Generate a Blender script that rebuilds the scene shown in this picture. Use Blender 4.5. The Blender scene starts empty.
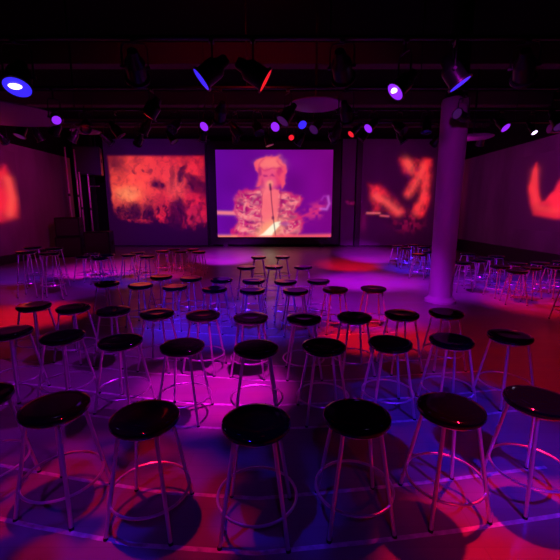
import bpy, bmesh, math, random
import numpy as np
from mathutils import Vector, Matrix
PI = math.pi
R = math.radians
col = bpy.context.scene.collection
sc = bpy.context.scene

# ------------------------------------------------------------------ camera
cam_d = bpy.data.cameras.new('camera'); cam = bpy.data.objects.new('camera', cam_d); col.objects.link(cam)
cam.location = (0, 0, 1.634)
cam.rotation_euler = (PI/2 - 0.1844, 0, 0)
cam_d.sensor_width = 36; cam_d.lens = 36 * 371 / 560
cam_d.clip_start = .05; cam_d.clip_end = 100
sc.camera = cam
# ------------------------------------------------------------------ world, exposure
w = bpy.data.worlds.new('world'); sc.world = w; w.use_nodes = True
w.node_tree.nodes['Background'].inputs[0].default_value = (.010, .001, .02, 1)
w.node_tree.nodes['Background'].inputs[1].default_value = .07
sc.view_settings.view_transform = 'Standard'; sc.view_settings.look = 'None'
sc.view_settings.exposure = 0; sc.view_settings.gamma = 1
sc.view_settings.use_curve_mapping = False

RED = (1, .004, .03); BLUE = (.05, .008, 1); MAG = (.85, .004, .70); PUR = (.40, .003, .9)
def spot(loc, to, color, power, deg, blend=.6, size=.06, gobo=None):
    l = bpy.data.lights.new('stage_or_fill_light', 'SPOT'); l.energy = power; l.color = color
    l.spot_size = R(deg); l.spot_blend = blend; l.shadow_soft_size = size
    o = bpy.data.objects.new('stage_or_fill_light', l); col.objects.link(o)
    o.location = loc
    o.rotation_euler = (Vector(to) - Vector(loc)).to_track_quat('-Z', 'Y').to_euler()
    if gobo:   # a broken-pattern slide in the lamp
        l.use_nodes = True; N = l.node_tree.nodes; L = l.node_tree.links
        tc = N.new('ShaderNodeTexCoord'); n = N.new('ShaderNodeTexNoise'); n.inputs['Scale'].default_value = gobo; n.inputs['Detail'].default_value = 1
        r = N.new('ShaderNodeMapRange'); r.inputs['From Min'].default_value = .44; r.inputs['From Max'].default_value = .56; r.inputs['To Min'].default_value = .04; r.inputs['To Max'].default_value = 1.3
        L.new(tc.outputs['Normal'], n.inputs['Vector']); L.new(n.outputs['Fac'], r.inputs[0]); L.new(r.outputs[0], N['Emission'].inputs['Strength'])
    return o
# lamps above and behind the camera, out of frame
spot((1.75, 2.65, 3.0), (1.35, 1.15, 0), RED, 600, 34, .35, .05)
spot((-.95, 1.95, 3.0), (-1.15, 1.45, 0), RED, 170, 44, .5, .03, 9)
spot((-.6, 1.2, 3.0), (-.7, 1.55, 0), (.03, .01, 1), 130, 46, .6, .04, 8)
spot((-.1, 3.1, 3.0), (-.60, 3.25, 0), MAG, 1100, 31, .9, .05)
spot((1.9, -.2, 3.0), (1.40, 2.55, 0), BLUE, 850, 27, .8, .06)
spot((-1.8, -.5, 3.0), (-1.4, 3.0, 0), PUR, 170, 38, .8, .06)
spot((.2, -1.2, 3.1), (.1, 1.9, 0), (.2, .004, 1), 70, 54, .9, .08)  # added wide blue fill for the shadows under the front row
spot((.9, -1.4, 2.4), (1.3, 1.85, .4), RED, 170, 30, .8, .05)
spot((2.9, 2.4, 3.0), (2.8, 4.0, 0), RED, 190, 56, .9, .06)
# lamps on the pipes in the picture, aimed at the floor
spot((-2.55, 3.9, 2.75), (-.80, 5.4, 0), BLUE, 1300, 44, .8, .06)
spot((-.86, 3.9, 2.80), (-2.2, 3.3, 0), PUR, 220, 56, .9, .06)
spot((-.04, 3.9, 2.80), (1.25, 4.75, 0), RED, 1000, 30, .7, .06)
spot((-3.30, 5.8, 2.80), (-4.0, 5.7, 0), RED, 800, 42, .8, .06)
spot((1.16, 3.85, 2.70), (1.5, 6.5, 0), (.5, .003, .9), 1100, 54, .9, .06)
spot((2.9, 5.8, 3.0), (5.0, 6.5, 0), RED, 800, 46, .8, .06)
spot((2.35, 7.7, 2.95), (4.4, 7.9, 0), PUR, 800, 66, .9, .06)
spot((-2.7, 7.7, 2.95), (-3.1, 9.5, 0), RED, 700, 32, .9, .06)
spot((-4.9, 7.7, 2.95), (-6.6, 9.3, 0), BLUE, 500, 44, .8, .06)
spot((-4.5, 7.7, 2.95), (-5.0, 10.3, 0), MAG, 2000, 44, .8, .06)
spot((-3.3, 7.7, 2.95), (-3.7, 9.0, 0), BLUE, 450, 54, .8, .06)
spot((-1.45, 7.7, 2.95), (-1.9, 13.2, 0), (.5, .004, .85), 10000, 27, .9, .06)
spot((.2, 7.7, 2.95), (-.5, 7.3, 0), PUR, 300, 80, .9, .06)
spot((1.7, 7.7, 2.95), (2.1, 11.2, 0), RED, 3000, 30, 1, .06)
spot((2.5, 7.7, 2.95), (3.3, 13.6, 0), (.5, .004, .9), 8000, 24, .9, .06)
spot((1.3, 7.7, 2.95), (2.0, 8.6, 0), (.5, .003, .9), 1700, 50, .9, .06)
spot((4.6, 7.7, 2.95), (5.4, 8.2, 0), BLUE, 500, 60, .9, .06)
spot((3.3, 7.7, 2.90), (3.8, 10.4, .2), BLUE, 2200, 32, .9, .06)
spot((-3.0, 5.2, 2.9), (-4.6, 7.2, .4), PUR, 450, 40, .9, .06)  # added off the pipes to brighten the tall stools' legs
# added wash lights without fixtures, for walls, cloths, column and beams
spot((-3.6, 8.6, 3.0), (-8.6, 11.3, 2.0), MAG, 160, 90, 1, .1)
spot((-4.6, 10.2, 3.3), (-8.6, 13.6, 2.2), RED, 80, 80, 1, .1)
spot((3.6, 8.6, 3.0), (7.5, 11.0, 2.2), MAG, 105, 100, 1, .1)
spot((-4.8, 10.2, 3.2), (-5.6, 17.3, 2.0), PUR, 420, 64, 1, .1)
spot((4.8, 10.2, 3.2), (5.0, 17.3, 2.0), MAG, 250, 64, 1, .1)
spot((1.4, 2.6, 3.0), (2.9, 6.6, 2.0), (.62, .004, .75), 120, 46, .9, .06)
spot((-.4, 5.0, 3.9), (-.9, 9.5, 4.6), RED, 55, 120, 1, .1)

# ------------------------------------------------------------------ materials
MT = {}
def mat(name, color, rough=.5, metal=0, emit=None, strength=0, spec=.5, coat=0):
    m = bpy.data.materials.new(name); m.use_nodes = True
    b = m.node_tree.nodes['Principled BSDF']
    b.inputs['Base Color'].default_value = (*color, 1); b.inputs['Roughness'].default_value = rough
    b.inputs['Metallic'].default_value = metal; b.inputs['Specular IOR Level'].default_value = spec
    b.inputs['Coat Weight'].default_value = coat
    if emit: b.inputs['Emission Color'].default_value = (*emit, 1); b.inputs['Emission Strength'].default_value = strength
    MT[name] = m; return m
def noise_in(m, socket, scale, lo, hi, stretch=(1, 1, 1), detail=4):
    nt = m.node_tree; N = nt.nodes; L = nt.links; b = N['Principled BSDF']
    tc = N.new('ShaderNodeTexCoord'); mp = N.new('ShaderNodeMapping'); mp.inputs['Scale'].default_value = stretch
    n = N.new('ShaderNodeTexNoise'); n.inputs['Scale'].default_value = scale; n.inputs['Detail'].default_value = detail
    r = N.new('ShaderNodeValToRGB'); r.color_ramp.elements[0].color = lo; r.color_ramp.elements[1].color = hi
    r.color_ramp.elements[0].position = .3; r.color_ramp.elements[1].position = .7
    L.new(tc.outputs['Object'], mp.inputs[0]); L.new(mp.outputs[0], n.inputs['Vector']); L.new(n.outputs['Fac'], r.inputs[0])
    L.new(r.outputs[0], b.inputs[socket]); return r
def bump(m, scale, strength, dist=.01):
    nt = m.node_tree; N = nt.nodes; L = nt.links
    tc = N.new('ShaderNodeTexCoord'); n = N.new('ShaderNodeTexNoise'); n.inputs['Scale'].default_value = scale
    bp = N.new('ShaderNodeBump'); bp.inputs['Strength'].default_value = strength; bp.inputs['Distance'].default_value = dist
    L.new(tc.outputs['Object'], n.inputs['Vector']); L.new(n.outputs['Fac'], bp.inputs['Height'])
    L.new(bp.outputs[0], N['Principled BSDF'].inputs['Normal'])
floor_m = mat('floor_boards', (.3, .26, .25), .33)
def floor_nodes(m):
    nt = m.node_tree; N = nt.nodes; L = nt.links; b = N['Principled BSDF']
    tc = N.new('ShaderNodeTexCoord'); br = N.new('ShaderNodeTexBrick')
    br.inputs['Scale'].default_value = 1; br.inputs['Brick Width'].default_value = 1.6; br.inputs['Row Height'].default_value = .12
    br.inputs['Mortar Size'].default_value = .0015; br.offset = .37
    br.inputs['Color1'].default_value = (.29, .26, .25, 1); br.inputs['Color2'].default_value = (.26, .235, .225, 1); br.inputs['Mortar'].default_value = (.2, .18, .17, 1)
    n = N.new('ShaderNodeTexNoise'); n.inputs['Scale'].default_value = 3; n.inputs['Detail'].default_value = 6
    mx = N.new('ShaderNodeMix'); mx.data_type = 'RGBA'; mx.blend_type = 'MULTIPLY'; mx.inputs[0].default_value = .5
    L.new(tc.outputs['Object'], br.inputs['Vector']); L.new(tc.outputs['Object'], n.inputs['Vector'])
    L.new(br.outputs['Color'], mx.inputs[6]); L.new(n.outputs['Color'], mx.inputs[7]); L.new(mx.outputs[2], b.inputs['Base Color'])
    r = N.new('ShaderNodeMapRange'); r.inputs['To Min'].default_value = .22; r.inputs['To Max'].default_value = .42
    L.new(n.outputs['Fac'], r.inputs[0]); L.new(r.outputs[0], b.inputs['Roughness'])
floor_nodes(floor_m)
wall_m = mat('painted_wall', (.3, .27, .28), .8); noise_in(wall_m, 'Base Color', 1.2, (.22, .19, .2, 1), (.36, .33, .34, 1), (1, 1, .35)); bump(wall_m, 60, .3)
black_m = mat('black_paint', (.006, .006, .006), .8, 0, None, 0, .2); bump(black_m, 30, .2)
ceil_m = mat('black_ceiling', (.003, .003, .003), 1, 0, None, 0, .1); bump(ceil_m, 12, .2)
beam_m = mat('dark_beam', (.09, .06, .06), .9, 0, None, 0, .1); bump(beam_m, 20, .2)
plinth_m = mat('dark_plinth', (.03, .028, .03), .7); bump(plinth_m, 20, .2)
seat_m = mat('black_vinyl', (.003, .003, .0035), .06, 0, None, 0, .4); bump(seat_m, 14, .04, .002)
leg_m = mat('satin_steel', (.8, .78, .78), .3, .8); bump(leg_m, 90, .05, .001)
rub_m = mat('black_rubber', (.01, .01, .01), .7); bump(rub_m, 90, .1, .001)
tape_m = mat('white_tape', (.75, .74, .74), .6); noise_in(tape_m, 'Base Color', 22, (.3, .3, .3, 1), (.65, .65, .65, 1))
column_m = mat('painted_column', (.5, .47, .5), .6); noise_in(column_m, 'Base Color', 3, (.44, .41, .44, 1), (.54, .51, .54, 1), (1, 1, .4))
can_m = mat('black_metal_housing', (.018, .018, .02), .35, .6); bump(can_m, 60, .1, .002)
yoke_m = mat('dark_steel', (.05, .05, .055), .4, .8); bump(yoke_m, 60, .1, .002)
disc_m = mat('dish_metal', (.26, .22, .24), .5, .3); bump(disc_m, 20, .1, .003)
curt_m = mat('black_curtain_cloth', (.008, .008, .009), .95); bump(curt_m, 120, .2, .002)
grille_m = mat('speaker_grille', (.01, .01, .011), .6); bump(grille_m, 200, .5, .003)
alu_m = mat('aluminium_tube', (.5, .5, .52), .35, .85); bump(alu_m, 60, .05, .001)
frame_m = mat('screen_frame_black', (.01, .01, .011), .5); bump(frame_m, 40, .1, .002)
def glow(name, c, s): m = mat(name, (.05, .05, .05), .3, 0, c, s); bump(m, 40, .05, .001); return m
G = {'blue': glow('blue_gel', (.035, .02, 1), 1.1), 'purple': glow('purple_gel', (.30, .02, 1), 1.1), 'red': glow('red_gel', (1, .015, .02), .9),
     'white': glow('lamp_bulb', (.75, .55, 1), 3.5), 'off': mat('dark_glass', (.02, .02, .03), .1, 0, None, 0, .8), 'dim': glow('purple_glint_glow', (.16, .02, .3), .22), 'orange': glow('orange_gel', (1, .12, .05), .8)}  # dim: weak emission painted in as the glint on dark lenses
bump(G['off'], 30, .1, .001)

# ------------------------------------------------------------------ mesh helpers
def obj(name, bm, m, parent=None, smooth=True, loc=None):
    me = bpy.data.meshes.new(name); bm.normal_update(); bm.to_mesh(me); bm.free(); me.materials.append(m)
    if smooth:
        me.polygons.foreach_set('use_smooth', [True] * len(me.polygons)); me.set_sharp_from_angle(angle=R(35))
    o = bpy.data.objects.new(name, me); col.objects.link(o)
    if parent: o.parent = parent
    if loc: o.location = loc
    return o
def tag(o, label, cat, group=None, kind=None):
    if label: o['label'] = label
    if cat: o['category'] = cat
    if group: o['group'] = group
    if kind: o['kind'] = kind
    return o
def thing(name, label, cat, loc=(0, 0, 0), rz=0, group=None):
    o = bpy.data.objects.new(name, None); col.objects.link(o); o.location = loc; o.rotation_euler = (0, 0, rz)
    o.empty_display_size = .1
    return tag(o, label, cat, group)
def box(bm, lo, hi, bev=0, M=None):
    r = bmesh.ops.create_cube(bm, size=1); vs = r['verts']
    for v in vs: v.co = Vector([lo[i] + (v.co[i] + .5) * (hi[i] - lo[i]) for i in range(3)])
    if bev:
        es = list({e for v in vs for e in v.link_edges})
        rr = bmesh.ops.bevel(bm, geom=es, offset=bev, segments=2, affect='EDGES'); vs = list({v for f in rr['faces'] for v in f.verts} | {v for v in vs if v.is_valid})
    if M is not None: bmesh.ops.transform(bm, matrix=M, verts=vs)
    return bm
def lathe(bm, prof, n=40, M=None):
    rings = []; new = []
    for r, z in prof:
        if r < 1e-6: v = bm.verts.new((0, 0, z)); rings.append([v]); new.append(v)
        else:
            ring = [bm.verts.new((r*math.cos(2*PI*k/n), r*math.sin(2*PI*k/n), z)) for k in range(n)]; rings.append(ring); new += ring
    for a, b in zip(rings, rings[1:]):
        for k in range(n):
            j = (k+1) % n
            if len(a) == 1 and len(b) == 1: continue
            if len(a) == 1: bm.faces.new((a[0], b[j], b[k]))
            elif len(b) == 1: bm.faces.new((a[k], a[j], b[0]))
            else: bm.faces.new((a[k], a[j], b[j], b[k]))
    bmesh.ops.recalc_face_normals(bm, faces=bm.faces)
    if M is not None: bmesh.ops.transform(bm, matrix=M, verts=new)
    return bm
def tube(bm, pts, r, n=10, closed=False, r2=None):
    pts = [Vector(p) for p in pts]; N = len(pts); rings = []
    up0 = None
    for i, p in enumerate(pts):
        if closed: t = (pts[(i+1) % N] - pts[i-1]).normalized()
        else: t = (pts[min(i+1, N-1)] - pts[max(i-1, 0)]).normalized()
        if up0 is None: up0 = t.orthogonal().normalized()
        u = (up0 - t * up0.dot(t)).normalized(); up0 = u; v = t.cross(u)
        rr = r if r2 is None else r + (r2 - r) * i / (N - 1)
        rings.append([bm.verts.new(p + rr*(math.cos(2*PI*k/n)*u + math.sin(2*PI*k/n)*v)) for k in range(n)])
    for i in range(N if closed else N-1):
        a, b = rings[i], rings[(i+1) % N]
        off = 0
        if closed and i == N-1:
            off = min(range(n), key=lambda o: (a[0].co - b[o].co).length)
        for k in range(n): bm.faces.new((a[k], a[(k+1) % n], b[(k+1+off) % n], b[(k+off) % n]))
    if not closed: bm.faces.new(rings[0][::-1]); bm.faces.new(rings[-1])
    bmesh.ops.recalc_face_normals(bm, faces=bm.faces)
    return bm
def struct(name, bm, m, smooth=False): return tag(obj(name, bm, m, None, smooth), None, None, None, 'structure')

# ------------------------------------------------------------------ room shell
XL, XR, YB, ZC, YF = -8.6, 7.6, 17.5, 4.85, -4.0
struct('floor', box(bmesh.new(), (XL-.1, YF-.1, -.1), (XR+.1, YB+.1, 0)), floor_m)
struct('ceiling', box(bmesh.new(), (XL-.1, YF-.1, ZC), (XR+.1, YB+.1, ZC+.1)), ceil_m)
struct('wall_back', box(bmesh.new(), (XL-.1, YB, 0), (XR+.1, YB+.1, ZC)), black_m)
struct('wall_front', box(bmesh.new(), (XL-.1, YF-.1, 0), (XR+.1, YF, ZC)), black_m)
struct('wall_left', box(bmesh.new(), (XL-.1, YF, 0), (XL, YB, ZC)), wall_m)
struct('wall_right', box(bmesh.new(), (XR, YF, 0), (XR+.1, YB, ZC)), wall_m)
struct('baseboard_left', box(bmesh.new(), (XL, YF, 0), (XL+.10, YB, .26), .01), plinth_m)
struct('baseboard_right', box(bmesh.new(), (XR-.12, YF, 0), (XR, YB, .46), .01), plinth_m)
# black borders above both side walls
struct('trim_1', box(bmesh.new(), (XL, YF, 3.75), (XL+.12, YB, ZC)), black_m)
struct('trim_2', box(bmesh.new(), (XR-.12, YF, 3.7), (XR, YB, ZC)), black_m)
struct('trim_3', box(bmesh.new(), (XL, 10.9, 4.50), (XR, 11.2, ZC), .01), beam_m)
struct('trim_4', box(bmesh.new(), (XL, 7.9, 4.46), (XR, 8.2, ZC), .01), beam_m)
struct('trim_5', box(bmesh.new(), (XL, 14.0, 4.60), (XR, 14.3, ZC), .01), beam_m)

# column: white shaft that turns black near the ceiling
c = thing('column', 'round painted column standing on the floor to the right of the stool rows', 'column', (2.93, 6.62, 0))
obj('shaft', lathe(bmesh.new(), [(.0, .10), (.198, .10), (.205, 1.2), (.222, 3.42), (.21, 3.46), (0, 3.46)], 48), column_m, c)
obj('base', lathe(bmesh.new(), [(0, 0), (.27, 0), (.27, .04), (.255, .055), (.225, .075), (.20, .11), (0, .11)], 48), column_m, c)
tag(obj('capital', lathe(bmesh.new(), [(0, 3.46), (.17, 3.46), (.17, ZC), (0, ZC)], 48), black_m, c), 'black upper length of the column', None)

# ------------------------------------------------------------------ painted-light screens
def sig(x): return 1 / (1 + np.exp(-np.clip(x, -40, 40)))
def ell(X, Y, cx, cy, rx, ry, soft=.15, ang=0):
    a = math.radians(ang); dx = X - cx; dy = Y - cy
    u = dx*math.cos(a) + dy*math.sin(a); v = -dx*math.sin(a) + dy*math.cos(a)
    return sig((1 - np.sqrt((u/rx)**2 + (v/ry)**2)) / soft * 2)
def poly(X, Y, P, soft=6):
    ins = np.zeros(X.shape, bool); d = np.full(X.shape, 1e9); n = len(P)
    for i in range(n):
        x0, y0 = P[i]; x1, y1 = P[(i+1) % n]
        cond = ((y0 > Y) != (y1 > Y)) & (X < (x1-x0)*(Y-y0)/((y1-y0) if y1 != y0 else 1e-9) + x0); ins ^= cond
        L2 = (x1-x0)**2 + (y1-y0)**2; t = np.clip(((X-x0)*(x1-x0) + (Y-y0)*(y1-y0))/L2, 0, 1)
        d = np.minimum(d, np.hypot(X-x0-t*(x1-x0), Y-y0-t*(y1-y0)))
    return sig(np.where(ins, d, -d) / soft * 2)
def line(X, Y, P, wd, soft=2):
    d = np.full(X.shape, 1e9)
    for (x0, y0), (x1, y1) in zip(P, P[1:]):
        L2 = (x1-x0)**2 + (y1-y0)**2; t = np.clip(((X-x0)*(x1-x0) + (Y-y0)*(y1-y0))/L2, 0, 1)
        d = np.minimum(d, np.hypot(X-x0-t*(x1-x0), Y-y0-t*(y1-y0)))
    return sig((wd - d) / soft * 2)
rng = np.random.default_rng(5)
def vnoise(X, Y, sx, sy):
    g = rng.random((80, 80)); x = X/sx + 3; y = Y/sy + 3
    xi = np.floor(x).astype(int) % 79; yi = np.floor(y).astype(int) % 79; fx = x - np.floor(x); fy = y - np.floor(y)
    fx = fx*fx*(3-2*fx); fy = fy*fy*(3-2*fy)
    return (g[yi, xi]*(1-fx) + g[yi, xi+1]*fx)*(1-fy) + (g[yi+1, xi]*(1-fx) + g[yi+1, xi+1]*fx)*fy
def lin(c): return np.array([((v/255)/12.92 if v/255 <= .04045 else ((v/255+.055)/1.055)**2.4) for v in c])
def over(img, m, c, a=1): m = (m*a)[..., None]; img[:] = img*(1-m) + lin(c)*m
def screen_mesh(name, O, U, V, img, m, parent=None):
    """a flat sheet of fine cells, one colour per grid point; image row 0 at the top"""
    h, w_ = img.shape[:2]; O, U, V = map(np.array, (O, U, V))
    gx, gy = np.meshgrid(np.linspace(0, 1, w_), np.linspace(0, 1, h))
    co = O + gx[..., None]*U + gy[..., None]*V
    idx = np.arange(w_*h).reshape(h, w_)
    f = np.stack([idx[1:, :-1], idx[1:, 1:], idx[:-1, 1:], idx[:-1, :-1]], -1).reshape(-1, 4)
    me = bpy.data.meshes.new(name); me.from_pydata(co.reshape(-1, 3).tolist(), [], f.tolist())
    a = me.color_attributes.new('picture', 'FLOAT_COLOR', 'POINT')
    a.data.foreach_set('color', np.concatenate([img.reshape(-1, 3), np.ones((w_*h, 1))], 1).ravel())
    me.materials.append(m); o = bpy.data.objects.new(name, me); col.objects.link(o)
    if parent: o.parent = parent
    return o
def pic_mat(name, base, strength, rough=.8):
    m = mat(name, base, rough, 0, (0, 0, 0), strength); N = m.node_tree.nodes; L = m.node_tree.links
    a = N.new('ShaderNodeAttribute'); a.attribute_name = 'picture'; L.new(a.outputs['Color'], N['Principled BSDF'].inputs['Emission Color'])
    n = N.new('ShaderNodeTexNoise'); n.inputs['Scale'].default_value = 40; b = N.new('ShaderNodeBump'); b.inputs['Strength'].default_value = .05
    L.new(n.outputs['Fac'], b.inputs['Height']); L.new(b.outputs[0], N['Principled BSDF'].inputs['Normal']); return m
lcd = pic_mat('lit_screen', (.02, .02, .02), 1.0, .5); scrim = pic_mat('projection_cloth', (.2, .18, .21), 1.0, .9)
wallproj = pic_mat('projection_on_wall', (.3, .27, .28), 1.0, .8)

# --- centre screen: singer at a microphone with a pale guitar
X, Y = np.meshgrid(np.linspace(22, 528, 232), np.linspace(40, 415, 174))
im = np.zeros(X.shape + (3,)); t = ((X-22)/506)[..., None]
im[:] = lin((98, 6, 150))*(1-t) + lin((122, 4, 128))*t
im *= (.85 + .3*vnoise(X, Y, 90, 90))[..., None]
X0, Y0 = X, Y; X = X + 14*(vnoise(X0, Y0, 30, 30)-.5) + 6*(vnoise(X0, Y0, 12, 12)-.5); Y = Y + 14*(vnoise(X0, Y0, 30, 30)-.5) + 6*(vnoise(X0, Y0, 12, 12)-.5)
st = sig((.5*np.sin((Y*1.0+.45*np.abs(X-258))/9.5) + 1.3*(vnoise(X, Y, 18, 12)-.5))*5); st2 = vnoise(X, Y, 9, 8)
over(im, poly(X, Y, [(104, 232), (150, 208), (200, 200), (300, 205), (350, 215), (402, 245), (385, 272), (362, 300), (392, 322), (412, 352), (385, 400), (300, 415), (82, 415), (78, 380), (112, 352), (108, 318), (92, 300), (98, 262)], 5), (205, 24, 108), .92)
jk = poly(X, Y, [(112, 240), (190, 210), (300, 210), (385, 245), (350, 305), (395, 350), (375, 405), (95, 405), (120, 345), (105, 285)], 8)
over(im, jk*st, (255, 125, 135), .85); over(im, jk*sig((st2-.62)*14), (255, 170, 165), .45)
over(im, jk*sig((vnoise(X, Y, 22, 12)-.66)*14), (135, 10, 100), .8)
over(im, poly(X, Y, [(218, 205), (300, 205), (292, 300), (285, 360), (240, 400), (214, 412), (216, 320)], 5), (250, 108, 122), .95)
over(im, line(X, Y, [(222, 215), (216, 300), (222, 380)], 3), (170, 20, 100), .6)
over(im, line(X, Y, [(303, 215), (300, 300), (296, 350)], 4), (175, 20, 100), .6)
over(im, line(X, Y, [(120, 330), (180, 345), (230, 350)], 4, 5), (150, 10, 110), .6)
over(im, line(X, Y, [(110, 275), (160, 262), (205, 268)], 4, 5), (150, 10, 110), .55)
over(im, line(X, Y, [(320, 262), (352, 280), (350, 315)], 5, 5), (150, 10, 110), .6)
# hair, head
over(im, poly(X, Y, [(198, 190), (208, 160), (204, 142), (192, 128), (190, 106), (202, 84), (228, 70), (258, 64), (288, 70), (310, 82), (324, 104), (330, 132), (326, 160), (330, 184), (314, 198), (300, 180), (215, 190), (198, 192)], 4), (246, 76, 108), .97)
over(im, ell(X, Y, 262, 100, 52, 28, .3), (255, 128, 122), .75)
over(im, ell(X, Y, 252, 165, 40, 48, .2), (236, 80, 128), .95)
over(im, ell(X, Y, 238, 205, 24, 24, .4), (255, 120, 130), .8)
over(im, ell(X, Y, 212, 134, 9, 20, .4, 10), (150, 10, 120), .75); over(im, line(X, Y, [(214, 116), (240, 128), (272, 120), (300, 126)], 3, 4), (200, 30, 105), .7); over(im, line(X, Y, [(230, 80), (214, 108)], 3, 4), (215, 45, 105), .7); over(im, line(X, Y, [(290, 84), (312, 112)], 4, 5), (210, 40, 105), .7)
over(im, ell(X, Y, 300, 128, 12, 14, .5), (190, 20, 110), .75)
over(im, ell(X, Y, 292, 175, 12, 26, .5), (215, 35, 110), .6)
over(im, ell(X, Y, 236, 148, 11, 5, .5), (165, 18, 110), .8); over(im, ell(X, Y, 272, 148, 11, 5, .5), (165, 18, 110), .8); over(im, ell(X, Y, 222, 185, 9, 22, .5), (180, 24, 112), .6)
over(im, ell(X, Y, 255, 170, 6, 10, .6), (200, 40, 110), .5)
X, Y = X0, Y0
# guitar
over(im, ell(X, Y, 250, 388, 66, 36, .5, -35), (255, 170, 120), .8)
over(im, poly(X, Y, [(196, 415), (226, 398), (252, 372), (276, 350), (300, 346), (304, 358), (288, 374), (270, 394), (262, 415)], 3), (255, 246, 214), 1)
over(im, line(X, Y, [(300, 356), (360, 340), (420, 315), (478, 290)], 4, 5), (225, 45, 110), .85)
over(im, sig((vnoise(X, Y, 14, 14)-.5)*8)*ell(X, Y, 455, 300, 52, 30, .4, -25), (225, 50, 120), .8)
over(im, line(X, Y, [(478, 290), (505, 292), (516, 268), (510, 238)], 4, 4), (205, 95, 215), .8)
over(im, line(X, Y, [(482, 250), (492, 236), (508, 236)], 3, 4), (170, 40, 180), .8)
over(im, ell(X, Y, 322, 356, 18, 10, .5), (150, 70, 150), .7)
# microphone and stand
over(im, line(X, Y, [(258, 182), (262, 250), (270, 330), (280, 412)], 2.2, 2), (110, 5, 75), .9)
over(im, ell(X, Y, 256, 180, 13, 13, .4), (255, 150, 130), .8); over(im, line(X, Y, [(256, 186), (258, 206)], 5, 3), (90, 5, 80), .9)
over(im, ell(X, Y, 268, 330, 6, 8, .4), (90, 5, 80), .8)
# pale strips
over(im, poly(X, Y, [(22, 300), (96, 302), (104, 317), (22, 314)], 4), (255, 130, 135), .9)
over(im, poly(X, Y, [(22, 407), (110, 407), (110, 420), (22, 420)], 5), (255, 130, 110), 1)
over(im, poly(X, Y, [(110, 410), (528, 402), (528, 420), (110, 420)], 5), (255, 90, 100), .85)
cs = thing('projection_screen', 'large centre screen in a black frame showing a singer with a pale guitar', 'screen', (-.29, 17.3, 2.37))
SX0, SX1, SZ0, SZ1 = -2.88, 2.37, .44, 4.30
screen_mesh('screen_picture', (SX0+.29, -.03, SZ1-2.37), (SX1-SX0, 0, 0), (0, 0, SZ0-SZ1), im, lcd, cs)
b = bmesh.new()
for lo, hi in (((-3.25, 0, .10), (2.72, .12, .44)), ((-3.25, 0, 4.30), (2.72, .12, 4.66)), ((-3.25, 0, .44), (-2.88, .12, 4.30)), ((2.37, 0, .44), (2.72, .12, 4.30))):
    box(b, [lo[0]+.29, lo[1]-.06, lo[2]-2.37], [hi[0]+.29, hi[1]-.06, hi[2]-2.37], .008)
box(b, (-2.6, -.02, -1.95), (2.68, .02, 1.95))
obj('screen_frame', b, frame_m, cs, False)
for x in (-2.2, 2.2): b2 = box(bmesh.new(), (x-.1, -.25, -2.37), (x+.1, .1, -2.2), .01); obj('foot', b2, frame_m, cs, False)

# --- left back cloth: blotchy red picture
X, Y = np.meshgrid(np.linspace(8, 520, 220), np.linspace(40, 535, 210))
X0, Y0 = X, Y; X = X + 16*(vnoise(X0, Y0, 26, 26)-.5) + 7*(vnoise(X0, Y0, 9, 9)-.5); Y = Y + 16*(vnoise(X0, Y0, 26, 26)-.5) + 7*(vnoise(X0, Y0, 9, 9)-.5)
msk = poly(.8*X0+.2*X, Y0, [(30, 117), (489, 117), (489, 300), (492, 440), (400, 470), (290, 440), (150, 430), (44, 400), (34, 330)], 5)
fade = np.clip(1 - (Y0-290)/170, 0, 1)
im = np.zeros(X.shape + (3,))
n1 = vnoise(X, Y, 44, 44); n2 = vnoise(X, Y, 14, 20); n3 = vnoise(X, Y, 7, 7)
base = np.zeros_like(im); base[:] = lin((208, 20, 30))
over(base, ell(X, Y, 120, 245, 110, 120, .6), (255, 84, 44), .95); over(base, ell(X, Y, 230, 190, 190, 75, .7), (252, 62, 40), .75)
over(base, ell(X, Y, 350, 260, 40, 60, .6), (250, 80, 60), .7); over(base, ell(X, Y, 110, 290, 50, 30, .6), (255, 140, 80), .8)
base *= (.62 + .55*n1 + .28*(n2-.5) + .3*(n3-.5))[..., None].clip(0)
dk = np.zeros(X.shape)
for a in ((262, 248, 36, 24, .35, 15), (150, 186, 12, 10, .5, 0), (190, 184, 10, 8, .5, 0), (222, 188, 13, 10, .5, 0), (378, 192, 22, 48, .2, 25), (430, 222, 50, 22, .2, 25), (455, 255, 60, 40, .2, 22), (352, 366, 50, 52, .2, 0), (140, 372, 40, 46, .25, 0), (205, 368, 38, 34, .4, 0), (60, 385, 34, 40, .6, 0), (215, 455, 240, 34, .5, 0), (430, 400, 26, 30, .6, 0), (330, 215, 12, 44, .6, 0), (60, 150, 40, 40, .9, 0)):
    dk = np.maximum(dk, ell(X, Y, *a) * (.92 if a[2] > 14 else .7))
dk = np.clip(dk*(.95 + .4*(n2-.5)), 0, 1)
hl = .6*sig((n2 - .66)*14)*poly(X, Y, [(240, 300), (300, 330), (300, 440), (250, 430), (230, 350)], 14)
dk2 = np.clip(dk*(1-hl), 0, 1)
edge = sig((fade*1.35 + 1.1*(n2-.5) + .5*(n3-.5) - .55)*6)
im[:] = base * (msk*edge*(1-.98*dk2))[..., None]
st = poly(X, Y, [(430, 300), (470, 340), (485, 420), (420, 440), (380, 400)], 14)*n2; over(im, st, (225, 35, 60), .6)
o = screen_mesh('projection_screen', (-7.92, 17.38, 4.78), (4.80, 0, 0), (0, 0, -4.74), im, scrim)
tag(o, 'wide cloth on the left of the back wall lit with a blotchy red picture', 'screen')
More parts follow.
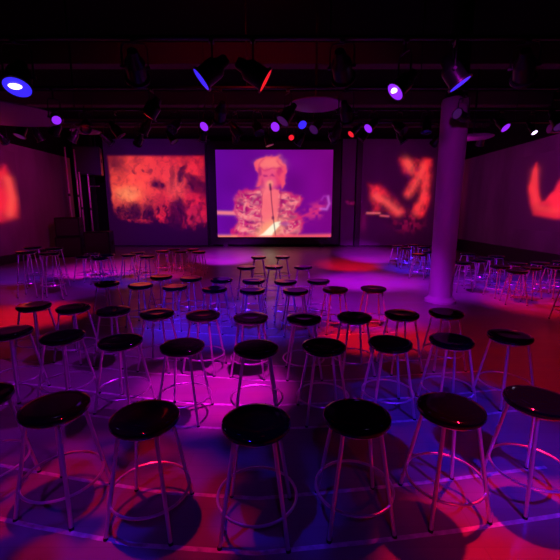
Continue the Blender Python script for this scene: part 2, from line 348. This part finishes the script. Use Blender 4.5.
# --- right back cloths
X, Y = np.meshgrid(np.linspace(150, 520, 150), np.linspace(85, 588, 190))
n1 = vnoise(X, Y, 30, 40); n2 = vnoise(X, Y, 9, 12)
a = poly(X, Y, [(192, 298), (235, 298), (290, 345), (345, 400), (362, 425), (325, 440), (270, 415), (215, 425), (200, 350)], 12)
b1 = poly(X, Y, [(328, 178), (474, 178), (480, 300), (472, 400), (450, 445), (400, 455), (385, 420), (425, 370), (432, 320), (380, 355), (362, 340), (380, 290), (402, 255), (350, 235)], 10)
v = np.clip((np.maximum(a*.8, b1))*(.1 + 1.1*n1 + .6*(n2-.5)), 0, 1.2); im = np.zeros(X.shape + (3,))
im[:] = lin((240, 34, 36)) * v[..., None]
over(im, line(X, Y, [(225, 350), (270, 375), (335, 425)], 12, 14), (255, 84, 70), .8)
over(im, line(X, Y, [(440, 210), (418, 270), (378, 340)], 10, 14), (255, 78, 62), .75); over(im, line(X, Y, [(455, 260), (450, 350), (420, 430)], 10, 14), (250, 66, 56), .7)
over(im, ell(X, Y, 372, 208, 18, 34, .6, -30), (255, 90, 70), .6)
over(im, ell(X, Y, 412, 225, 12, 8, .6), (120, 0, 60), .5); over(im, ell(X, Y, 360, 240, 14, 40, .6, -35), (60, 0, 50), .5)
over(im, line(X, Y, [(185, 430), (245, 430)], 2.5, 4), (255, 110, 110), .9); over(im, line(X, Y, [(250, 442), (288, 445)], 2.5, 4), (250, 90, 110), .8)
over(im, sig((n2-.6)*10)*ell(X, Y, 380, 480, 60, 34, .6), (150, 10, 50), .7); over(im, ell(X, Y, 170, 470, 12, 40, .8), (110, 4, 60), .5)
o = screen_mesh('projection_screen', (3.68, 17.38, 4.78), (3.56, 0, 0), (0, 0, -4.74), im, scrim)
tag(o, 'cloth beside the column at the back lit with a broken red picture', 'screen')
X, Y = np.meshgrid(np.linspace(34, 118, 30), np.linspace(40, 580, 160)); im = np.zeros(X.shape + (3,))
over(im, line(X, Y, [(70, 350), (85, 362), (118, 360)], 4, 6)*vnoise(X, Y, 8, 8), (190, 20, 90), .8)
o = screen_mesh('hanging_cloth', (2.80, 17.38, 4.78), (.62, 0, 0), (0, 0, -4.74), im, scrim)
tag(o, 'narrow plain cloth hanging just right of the framed centre screen', 'cloth')
# black posts between the cloths
for x, lab in ((3.56, 'black post between the two cloths right of the centre screen'), (-3.30, 'black post between the left cloth and the framed centre screen')):
    o = obj('post', box(bmesh.new(), (-.12 if x > 0 else -.04, -.06, 0), (.12 if x > 0 else .04, .06, 4.8), .008), frame_m, None, False, (x, 17.26, 0)); tag(o, lab, 'post')
# projector light on the side walls, painted as glowing sheets
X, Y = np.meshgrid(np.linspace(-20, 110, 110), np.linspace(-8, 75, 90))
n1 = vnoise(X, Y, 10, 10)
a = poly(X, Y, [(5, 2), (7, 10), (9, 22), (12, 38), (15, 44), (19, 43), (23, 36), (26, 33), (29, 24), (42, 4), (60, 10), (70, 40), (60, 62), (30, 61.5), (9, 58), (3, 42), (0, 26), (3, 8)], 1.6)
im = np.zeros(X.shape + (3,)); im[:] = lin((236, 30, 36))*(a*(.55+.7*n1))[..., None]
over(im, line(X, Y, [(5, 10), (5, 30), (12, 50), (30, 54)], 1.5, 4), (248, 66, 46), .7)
PX = 7.595
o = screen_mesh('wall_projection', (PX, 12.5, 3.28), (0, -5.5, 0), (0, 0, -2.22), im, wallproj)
tag(o, 'red forked picture of projected light painted on the right wall', 'projection')
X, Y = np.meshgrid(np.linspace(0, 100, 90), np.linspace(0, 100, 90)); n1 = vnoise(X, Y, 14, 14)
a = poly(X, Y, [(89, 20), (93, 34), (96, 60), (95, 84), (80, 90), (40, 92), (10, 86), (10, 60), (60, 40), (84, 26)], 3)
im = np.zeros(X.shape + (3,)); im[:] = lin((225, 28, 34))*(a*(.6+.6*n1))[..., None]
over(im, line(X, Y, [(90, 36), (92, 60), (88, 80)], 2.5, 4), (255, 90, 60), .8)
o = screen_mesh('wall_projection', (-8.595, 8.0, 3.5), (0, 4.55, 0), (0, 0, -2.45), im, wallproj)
tag(o, 'red wedge of projected light painted on the left wall', 'projection')

# black curtains in the two far corners
def curtain(x0, x1, y, z1, label):
    bm = bmesh.new(); n = 60
    F = [[bm.verts.new((x0+(x1-x0)*i/n - (x0+x1)/2, .07*math.sin(i*1.3)+.02*math.sin(i*.37) + s*.008, z)) for i in range(n+1)] for s, z in ((-1, .02), (-1, z1), (1, z1), (1, .02))]
    for a, b in zip(F, F[1:] + F[:1]):
        for i in range(n): bm.faces.new((a[i], a[i+1], b[i+1], b[i]))
    bmesh.ops.recalc_face_normals(bm, faces=bm.faces)
    tag(obj('curtain', bm, curt_m, None, True, ((x0+x1)/2, y, 0)), label, 'curtain')
curtain(-8.48, -7.55, 15.6, 4.7, 'black curtain closing the far left corner behind the loudspeakers')
curtain(6.75, 7.46, 15.6, 4.7, 'black curtain closing the far right corner behind the column')

# ------------------------------------------------------------------ stools
SH = .60
def make_stool(SH=.60, rh=.17):
    t = thing('bar_stool', '', 'stool')
    def leg_r(z): return .24 + (.135 - .24) * z / (SH - .045)
    obj('seat', lathe(bmesh.new(), [(0, SH-.045), (.150, SH-.045), (.166, SH-.040), (.174, SH-.028), (.175, SH-.018), (.172, SH-.008), (.163, SH-.002), (.145, SH), (.08, SH-.002), (0, SH-.003)], 48), seat_m, t)
    obj('seat_ring', tube(bmesh.new(), [(.138*math.cos(a), .138*math.sin(a), SH-.053) for a in np.linspace(0, 2*PI, 33)[:-1]], .008, 8, True), leg_m, t)
    for k in range(4):
        a = PI/4 + k*PI/2; ca, sa = math.cos(a), math.sin(a)
        l = obj('leg', tube(bmesh.new(), [(leg_r(z)*ca, leg_r(z)*sa, z) for z in (.012, .2, .4, SH-.046)], .0105, 10), leg_m, t)
        obj('rubber_foot', tube(bmesh.new(), [(leg_r(0)*ca, leg_r(0)*sa, 0), (leg_r(.014)*ca, leg_r(.014)*sa, .014)], .0125, 10), rub_m, l)
    obj('foot_ring', tube(bmesh.new(), [((leg_r(rh)-.002)*math.cos(a), (leg_r(rh)-.002)*math.sin(a), rh) for a in np.linspace(0, 2*PI, 49)[:-1]], .0075, 8, True), leg_m, t)
    return t
proto = make_stool(); first = [True]
def place(x, y, rz, label, group, z=0):
    if first[0]: r = proto; first[0] = False
    else:
        r = proto.copy(); col.objects.link(r)
        for ch in list(proto.children):
            c2 = ch.copy(); col.objects.link(c2); c2.parent = r
            for g in ch.children: g2 = g.copy(); col.objects.link(g2); g2.parent = c2
    r.location = (x, y, z); r.rotation_euler = (0, 0, rz); r['label'] = label; r['category'] = 'stool'; r['group'] = group
    return r
ROWS = {
 'A': [(-1.734, 1.97), (-1.223, 1.857), (-0.698, 1.756), (-0.12, 1.711), (0.4, 1.77), (0.922, 1.842), (1.456, 1.931)],
 'B': [(-2.385, 3.14), (-1.853, 3.022), (-1.308, 2.9), (-0.772, 2.787), (-0.186, 2.745), (0.346, 2.787), (0.89, 2.854), (1.414, 2.917), (1.96, 3.022)],
 'C': [(-2.769, 4.051), (-2.273, 3.955), (-1.788, 3.852), (-1.279, 3.735), (-0.789, 3.679), (-0.295, 3.589), (0.238, 3.554), (0.749, 3.607), (1.256, 3.698), (1.739, 3.754)],
 'D': [(-2.546, 5.363), (-1.998, 5.215), (-1.472, 5.102), (-0.895, 4.967), (-0.372, 4.877), (0.208, 4.839), (0.752, 4.941), (1.286, 5.0)],
 'E': [(-1.922, 5.924), (-1.408, 5.78), (-0.907, 5.659), (-0.405, 5.576), (0.083, 5.495), (0.586, 5.551)],
 'F': [(-0.643, 6.947), (-0.115, 7.011), (0.437, 6.973)],
 'G': [(-0.496, 8.512), (0.058, 8.569)]}
RN = {'A': 'nearest row', 'B': 'second row', 'C': 'third row', 'D': 'fourth row', 'E': 'short fifth row of six', 'F': 'short sixth row of three', 'G': 'last pair before the centre screen'}
OR = ['leftmost', 'second from the left', 'third from the left', 'fourth from the left', 'fifth from the left', 'sixth from the left', 'seventh from the left', 'eighth from the left', 'ninth from the left', 'rightmost']
def ordinal(i, n): return 'left one' if n == 2 and i == 0 else 'right one' if n == 2 else 'middle one' if n == 3 and i == 1 else 'rightmost' if i == n-1 else OR[i]
DESC = {'A': 'black round stool with foot ring', 'B': 'black round stool on splayed steel legs', 'C': 'black padded stool on steel legs', 'D': 'dark round stool', 'E': 'dark round stool', 'F': 'glossy stool catching the screen glow', 'G': 'distant glossy stool'}
def tangent(P, i):
    a = P[max(i-1, 0)]; b = P[min(i+1, len(P)-1)]; return math.atan2(b[1]-a[1], b[0]-a[0])
for k, P in ROWS.items():
    for i, (x, y) in enumerate(P):
        extra = ', cut off' if (k == 'A' and i == 0) else ''
        place(x, y, tangent(P, i) + [0, .05, -.04, .03, -.06][(i*3 + ord(k)) % 5], f'{DESC[k]}, {ordinal(i, len(P))} in the {RN[k]}{extra}', 'stools in curved rows facing the screens')
CL = {
 'I': ([(-4.624, 8.664), (-4.668, 9.177), (-4.065, 8.329), (-4.198, 8.965)], ['front left', 'back left', 'front right, nearest the camera', 'back right'], 'group of four below the black loudspeakers'),
 'J': ([(-3.688, 8.965), (-3.634, 9.45), (-3.121, 8.664)], ['left', 'rear middle', 'right and nearest'], 'group of three in front of the red cloth'),
 'K': ([(-3.12, 9.8), (-2.955, 10.3), (-2.609, 9.752), (-2.416, 10.25), (-2.109, 9.631)], ['front left', 'back left', 'front middle', 'back right', 'front right'], 'far group left of the centre screen'),
 'M': ([(3.595, 11.305), (3.633, 10.687), (4.171, 11.641), (3.412, 9.07), (4.266, 10.988), (3.879, 9.631)], ['far left', 'middle left', 'farthest back', 'nearest', 'far right', 'second nearest'], 'group left of the column'),
 'N': ([(3.76, 7.562), (4.252, 7.952), (4.668, 9.177), (4.651, 8.355), (5.084, 8.669)], ['front left', 'second from the left', 'farthest back', 'middle right', 'rightmost'], 'group just right of the column'),
 'O': ([(4.217, 7.041), (4.202, 6.50), (4.819, 7.45), (4.71, 6.887), (5.342, 7.562), (5.266, 7.041), (5.908, 7.714)], ['rear left', 'nearest left', 'third back-row', 'front middle', 'fourth back-row', 'front right', 'rightmost'], 'crowded group by the right wall'),
 'P': ([(4.368, 5.416)], ['blue-lit'], 'spot at the right picture edge, mostly cut off')}
random.seed(3)
for k, (P, names, where) in CL.items():
    for (x, y), nm in zip(P, names):
        place(x, y, random.uniform(-.7, .7), f'{nm} stool in the {where}', 'stools left standing at the sides')
tall = make_stool(.88, .28); proto = tall; first[0] = True
for x, y, rz, nm in ((-4.86, 7.08, .2, 'left one of the front pair'), (-4.26, 6.84, .35, 'right one of the front pair'), (-4.72, 7.74, .1, 'right one of the rear pair'), (-5.32, 7.98, .5, 'left one of the rear pair')):
    place(x, y, rz, f'tall stool with dark seat by the left wall, {nm}', 'tall stools by the left wall')

# ------------------------------------------------------------------ floor tapes under the rows
def tape(P, off, label, ext=.3):
    pts = []
    for i, (x, y) in enumerate(P):
        a = tangent(P, i); pts.append(Vector((x - math.sin(a)*off, y + math.cos(a)*off, 0)))
    pts.insert(0, pts[0] + (pts[0]-pts[1]).normalized()*ext); pts.append(pts[-1] + (pts[-1]-pts[-2]).normalized()*ext)
    bm = bmesh.new(); wd = .013; rows = []
    for i, p in enumerate(pts):
        d = (pts[min(i+1, len(pts)-1)] - pts[max(i-1, 0)]).normalized(); n = Vector((-d.y, d.x, 0))
        rows.append([bm.verts.new(p + n*s*wd + Vector((0, 0, z))) for s, z in ((-1, .0004), (-1, .0016), (1, .0016), (1, .0004))])
    for a, b in zip(rows, rows[1:]):
        for k in range(4): bm.faces.new((a[k], a[(k+1) % 4], b[(k+1) % 4], b[k]))
    bm.faces.new(rows[0][::-1]); bm.faces.new(rows[-1]); bmesh.ops.recalc_face_normals(bm, faces=bm.faces)
    tag(obj('floor_tape', bm, tape_m, None, False), label, 'tape', 'white tapes on the floor')
for k, nm in (('A', 'nearest'), ('B', 'second'), ('C', 'third'), ('D', 'fourth')):
    tape(ROWS[k], -.185, f'white tape line on the floor under the front legs of the {nm} stool row')
    tape(ROWS[k], .165, f'white tape line on the floor under the back legs of the {nm} stool row')

# ------------------------------------------------------------------ loudspeakers and poles, left corner
def speaker(loc, w_, d, h, label, rz=0, wf=2):
    t = thing('loudspeaker', label, 'loudspeaker', loc, rz)
    obj('cabinet', box(bmesh.new(), (-w_/2, -d/2, 0), (w_/2, d/2, h), .02), can_m, t)
    obj('grille', box(bmesh.new(), (-w_/2+.04, -d/2-.02, .05), (w_/2-.04, -d/2+.01, h-.05), .01), grille_m, t)
    b = bmesh.new()
    for s in (-1, 1): box(b, (s*w_/2-.012, -.08, h*.45), (s*w_/2+.012, .08, h*.6), .005)
    obj('handle', b, rub_m, t)
    return t
speaker((-7.60, 13.5, 0), .85, .7, .72, 'black loudspeaker box on the floor at the left of the corner stack', .3)
speaker((-6.60, 13.6, 0), .85, .7, .90, 'black loudspeaker box on the floor at the right of the corner stack', .2)
speaker((-7.60, 13.5, .725), .78, .6, .68, 'black loudspeaker box set on top of the left floor box', .3)
t = speaker((-7.45, 15.0, 3.0), .95, .6, 1.05, 'black loudspeaker hung high in the left corner beside the red cloth', .3)
b = bmesh.new()
for s in (-.3, .3): tube(b, [(s, 0, 1.04), (s, 0, 1.8)], .015)
obj('hanging_rod', b, yoke_m, t)
def pole(x, y, h, label, lean):
    t = thing('metal_pole', label, 'pole', (x, y, 0))
    obj('tube', tube(bmesh.new(), [(0, 0, .02), (lean*.5, 0, h/2), (lean, 0, h)], .03, 14), alu_m, t)
    obj('base_plate', lathe(bmesh.new(), [(0, 0), (.09, 0), (.09, .018), (.05, .03), (.04, .07), (0, .07)], 28), yoke_m, t)
    obj('collar', lathe(bmesh.new(), [(.028, h*.55), (.045, h*.55), (.045, h*.55+.1), (.028, h*.55+.1)], 20, Matrix.Translation((lean*.55, 0, 0))), yoke_m, t)
    return t
pole(-7.95, 14.35, 3.95, 'tall bright metal pole, leftmost of the corner poles', .0)
pole(-7.72, 14.55, 3.90, 'thin metal pole right behind the leftmost corner pole', .0)
pole(-7.48, 14.30, 3.05, 'metal pole left of the short side bracket', .0)
p = pole(-7.26, 14.50, 3.0, 'metal pole carrying the short side bracket', .0)
obj('bracket', tube(bmesh.new(), [(0, 0, 2.55), (.40, 0, 2.55)], .02, 10), alu_m, p)

# ------------------------------------------------------------------ lighting pipes, dishes and spotlights
def pipe(y, z, x0, x1, label):
    t = thing('lighting_pipe', label, 'pipe', (0, y, z))
    obj('tube', tube(bmesh.new(), [(x0, 0, 0), (x1, 0, 0)], .024, 12), yoke_m, t)
    for x in np.arange(x0+.8, x1, 2.6):
        obj('drop_rod', tube(bmesh.new(), [(x, 0, .02), (x, 0, ZC-z)], .008, 8), yoke_m, t)
pipe(4.05, 3.32, -5.5, 5.5, 'dark lighting pipe nearest the camera, carrying the big coloured spotlights')
pipe(6.0, 3.45, -6.5, 6.5, 'dark lighting pipe behind the nearest one, above the fourth stool row')
pipe(7.9, 3.62, -7.5, 6.8, 'dark lighting pipe crowded with spotlights in front of the screens')
pipe(9.7, 3.78, -8.0, 7.0, 'farthest dark lighting pipe across the room')
def spotlight(loc, aim, color, label, pz, size=.1, bulb=False, length=.3, gel=1.25, lit_bulb=None):
    """PAR can: housing, lens, gel frame, yoke and hook; loc is the pivot, aim the direction of the beam"""
    t = thing('spotlight', label, 'spotlight', loc, 0, 'spotlights on the ceiling pipes')
    d = Vector(aim).normalized(); M = d.to_track_quat('Z', 'Y').to_matrix().to_4x4()
    L = length; r = size
    obj('housing', lathe(bmesh.new(), [(0, -L*.62), (r*.45, -L*.62), (r*.55, -L*.55), (r*.6, -L*.35), (r*.95, -L*.2), (r, -L*.1), (r, L*.38), (r*1.04, L*.38), (r*1.04, L*.42), (r*.93, L*.42), (r*.93, L*.2), (0, L*.18)], 28, M), can_m, t)
    b = bmesh.new(); g = r*gel
    lathe(b, [(g*.86, L*.43), (g, L*.43), (g, L*.43+.018), (g*.86, L*.43+.018), (g*.86, L*.43)], 28, M); obj('gel_frame', b, yoke_m, t)
    le = obj('lens', lathe(bmesh.new(), [(0, L*.43+.004), (g*.88, L*.43+.004), (g*.86, L*.43+.016), (0, L*.43+.022)], 28, M), G[color], t)
    if bulb: obj('bulb', lathe(bmesh.new(), [(0, L*.43+.022), (r*.55, L*.43+.023), (r*.4, L*.43+.04), (0, L*.43+.045)], 20, M @ Matrix.Translation(bulb) @ Matrix.Diagonal((1, .55, 1, 1))), G['white'], t)
    side = d.cross(Vector((0, 0, 1)))
    side = Vector((1, 0, 0)) if side.length < .05 else side.normalized()
    q = r + .022; h = min(.2 + r, pz - loc[2] - .05)
    b = tube(bmesh.new(), [side*q, side*q + Vector((0, 0, h*.8)), side*q*.8 + Vector((0, 0, h)), -side*q*.8 + Vector((0, 0, h)), -side*q + Vector((0, 0, h*.8)), -side*q], .009, 8)
    tube(b, [side*(r*.9), side*(q+.02)], .016, 8); tube(b, [-side*(r*.9), -side*(q+.02)], .016, 8); obj('yoke', b, yoke_m, t)
    dz = pz - loc[2]
    b = tube(bmesh.new(), [(0, 0, h), (0, 0, dz-.045)], .012, 8); box(b, (-.025, -.035, dz-.05), (.025, .035, dz-.026), .004); obj('clamp', b, yoke_m, t)
    return t
# the large ones nearest the camera
spotlight((-2.63, 4.05, 2.96), (.10, -.48, -.85), 'blue', 'big blue-lit spotlight facing the camera at upper left', 3.32, (.115), (-.01, .02, 0), .28)
spotlight((-.68, 4.05, 3.02), (-.74, -.14, -.62), 'blue', 'spotlight with a blue filter seen edge-on, upper middle left', 3.32, .105, False, .3)
spotlight((-.27, 4.05, 3.00), (.84, .06, -.5), 'red', 'spotlight with a red filter seen edge-on, beside the blue one', 3.32, .105, False, .3)
spotlight((1.25, 4.05, 2.90), (-.7, -.2, -.7), 'purple', 'spotlight with an oval purple lens, above the right back cloth', 3.32, .085, (.01, .02, 0), .26)
spotlight((1.74, 4.05, 3.00), (.5, -.15, -.78), 'blue', 'spotlight with a blue filter edge-on above the column top', 3.32, .1, False, .28)
spotlight((-1.45, 4.05, 3.05), (-.2, .9, -.5), 'off', 'unlit black spotlight on the nearest pipe between the blue ones', 3.32, .1)
spotlight((.62, 4.05, 3.05), (.3, .9, -.5), 'off', 'unlit black spotlight on the nearest pipe above the round dish', 3.32, .1)
spotlight((2.45, 4.05, 3.05), (.5, .8, -.6), 'off', 'unlit black spotlight on the nearest pipe right of the column', 3.32, .1)
spotlight((2.78, 6.0, 3.42-.38), (-.5, -.3, .1), 'dim', 'dark spotlight with a purple glint against the column top', 3.45, .07)
# second pipe
spotlight((-3.42, 6.0, 3.03), (.5, -.6, -.5), 'purple', 'small purple-lit spotlight below the left dish', 3.45, .06, False, .2)
spotlight((-1.93, 6.0, 3.16), (-.55, .0, -.8), 'red', 'spotlight with a thin orange-red filter left of the centre screen', 3.45, .11, False, .28)
spotlight((.12, 6.0, 3.08), (-.5, -.25, -.7), 'dim', 'spotlight with striped side vents above the centre screen', 3.45, .09)
spotlight((1.0, 6.0, 3.1), (.3, .7, -.6), 'off', 'unlit black spotlight just left of the small purple one', 3.45, .09)
spotlight((-.9, 6.0, 3.1), (-.3, .8, -.6), 'off', 'unlit black spotlight on the second pipe left of centre', 3.45, .09)
spotlight((4.2, 6.0, 3.0), (.1, -.5, -.7), 'dim', 'dark spotlight on the second pipe by the right wall', 3.45, .08)
ORD = ['first', 'second', 'third', 'fourth', 'fifth', 'sixth', 'seventh', 'eighth', 'ninth', 'tenth', 'eleventh', 'twelfth', 'thirteenth', 'fourteenth', 'fifteenth', 'sixteenth']
# crowded pipe: lit ones first, then the rest at a regular pitch
third = [(-1.45, 3.36, (-.4, -.75, -.6), 'purple', .085, 'purple-lit spotlight above the left edge of the centre screen'),
         (-.04, 3.34, (-.4, -.8, -.5), 'purple', .085, 'purple-lit spotlight above the centre screen in the bright cluster'),
         (.40, 3.40, (.3, -.7, -.6), 'blue', .08, 'blue-lit spotlight in the bright cluster above the centre screen'),
         (1.86, 3.34, (-.6, -.35, -.55), 'purple', .085, 'small purple-lit spotlight right of the centre screen'),
         (1.52, 3.24, (-.6, -.3, -.6), 'red', .065, 'red-lit spotlight left of the small purple one'),
         (4.44, 3.36, (.35, -.6, -.7), 'purple', .085, 'purple-lit spotlight right of the column near the right wall'),
         (5.05, 3.28, (.2, -.6, -.8), 'white', .05, 'spotlight with a thin bright lens on the right of the purple one'),
         (.21, 3.13, (.1, -.8, -.4), 'red', .05, 'small red-lit spotlight in the bright cluster above the centre screen')]
for x, z, aim, c_, s_, lab in third: spotlight((x, 7.9, z), aim, c_, lab, 3.62, s_)
xs = [-6.6, -5.9, -5.2, -4.5, -3.9, -3.3, -2.7, -2.1, -.9, -.45, .75, 1.15, 2.4, 2.95, 3.6, 5.8]
for i, x in enumerate(xs):
    spotlight((x, 7.9, 3.28 + .05*math.sin(i*2.1)), (math.sin(i*1.7)*.6, -.2 + .6*math.cos(i*2.3), -.7), ['off', 'off', 'dim', 'off'][i % 4], f'unlit black spotlight, {ORD[i]} of the dark ones on the crowded pipe', 3.62, .09)
xs = [-6.9, -6.0, -5.1, -4.3, -3.5, -2.7, -1.9, -1.1, -.3, .5, 1.3, 2.1, 3.0, 3.9, 5.0]
for i, x in enumerate(xs):
    spotlight((x, 9.7, 3.42 + .06*math.sin(i*1.3)), (math.sin(i*2.7)*.6, .4 + .5*math.cos(i*1.9), -.7), 'off' if i % 3 else 'dim', f'unlit black spotlight, {ORD[i]} from the left on the farthest pipe', 3.78, .09)
# round ceiling dishes
def dish(x, y, z, r, label):
    t = thing('round_dish', label, 'dish', (x, y, z), 0, 'round dishes under the ceiling')
    obj('plate', lathe(bmesh.new(), [(0, 0), (r*.9, .0), (r, .02), (r, .035), (r*.9, .05), (0, .07)], 48), disc_m, t)
    obj('stem', tube(bmesh.new(), [(0, 0, .06), (0, 0, ZC-z)], .02, 10), yoke_m, t)
dish(.61, 6.75, 3.38, .45, 'round shallow dish hanging above the centre screen')
dish(-4.75, 6.7, 3.22, .95, 'largest round dish hanging at the upper left edge')
dish(-5.45, 11.0, 3.80, .40, 'small round dish hanging above the corner loudspeakers')
dish(4.35, 8.8, 3.24, .42, 'round dish hanging just right of the column top')
tag(obj('duct', tube(bmesh.new(), [(5.9, 8.6, 3.40), (7.45, 8.6, 3.40)], .09, 20), disc_m), 'short red-lit round duct against the right wall near the ceiling', 'duct')
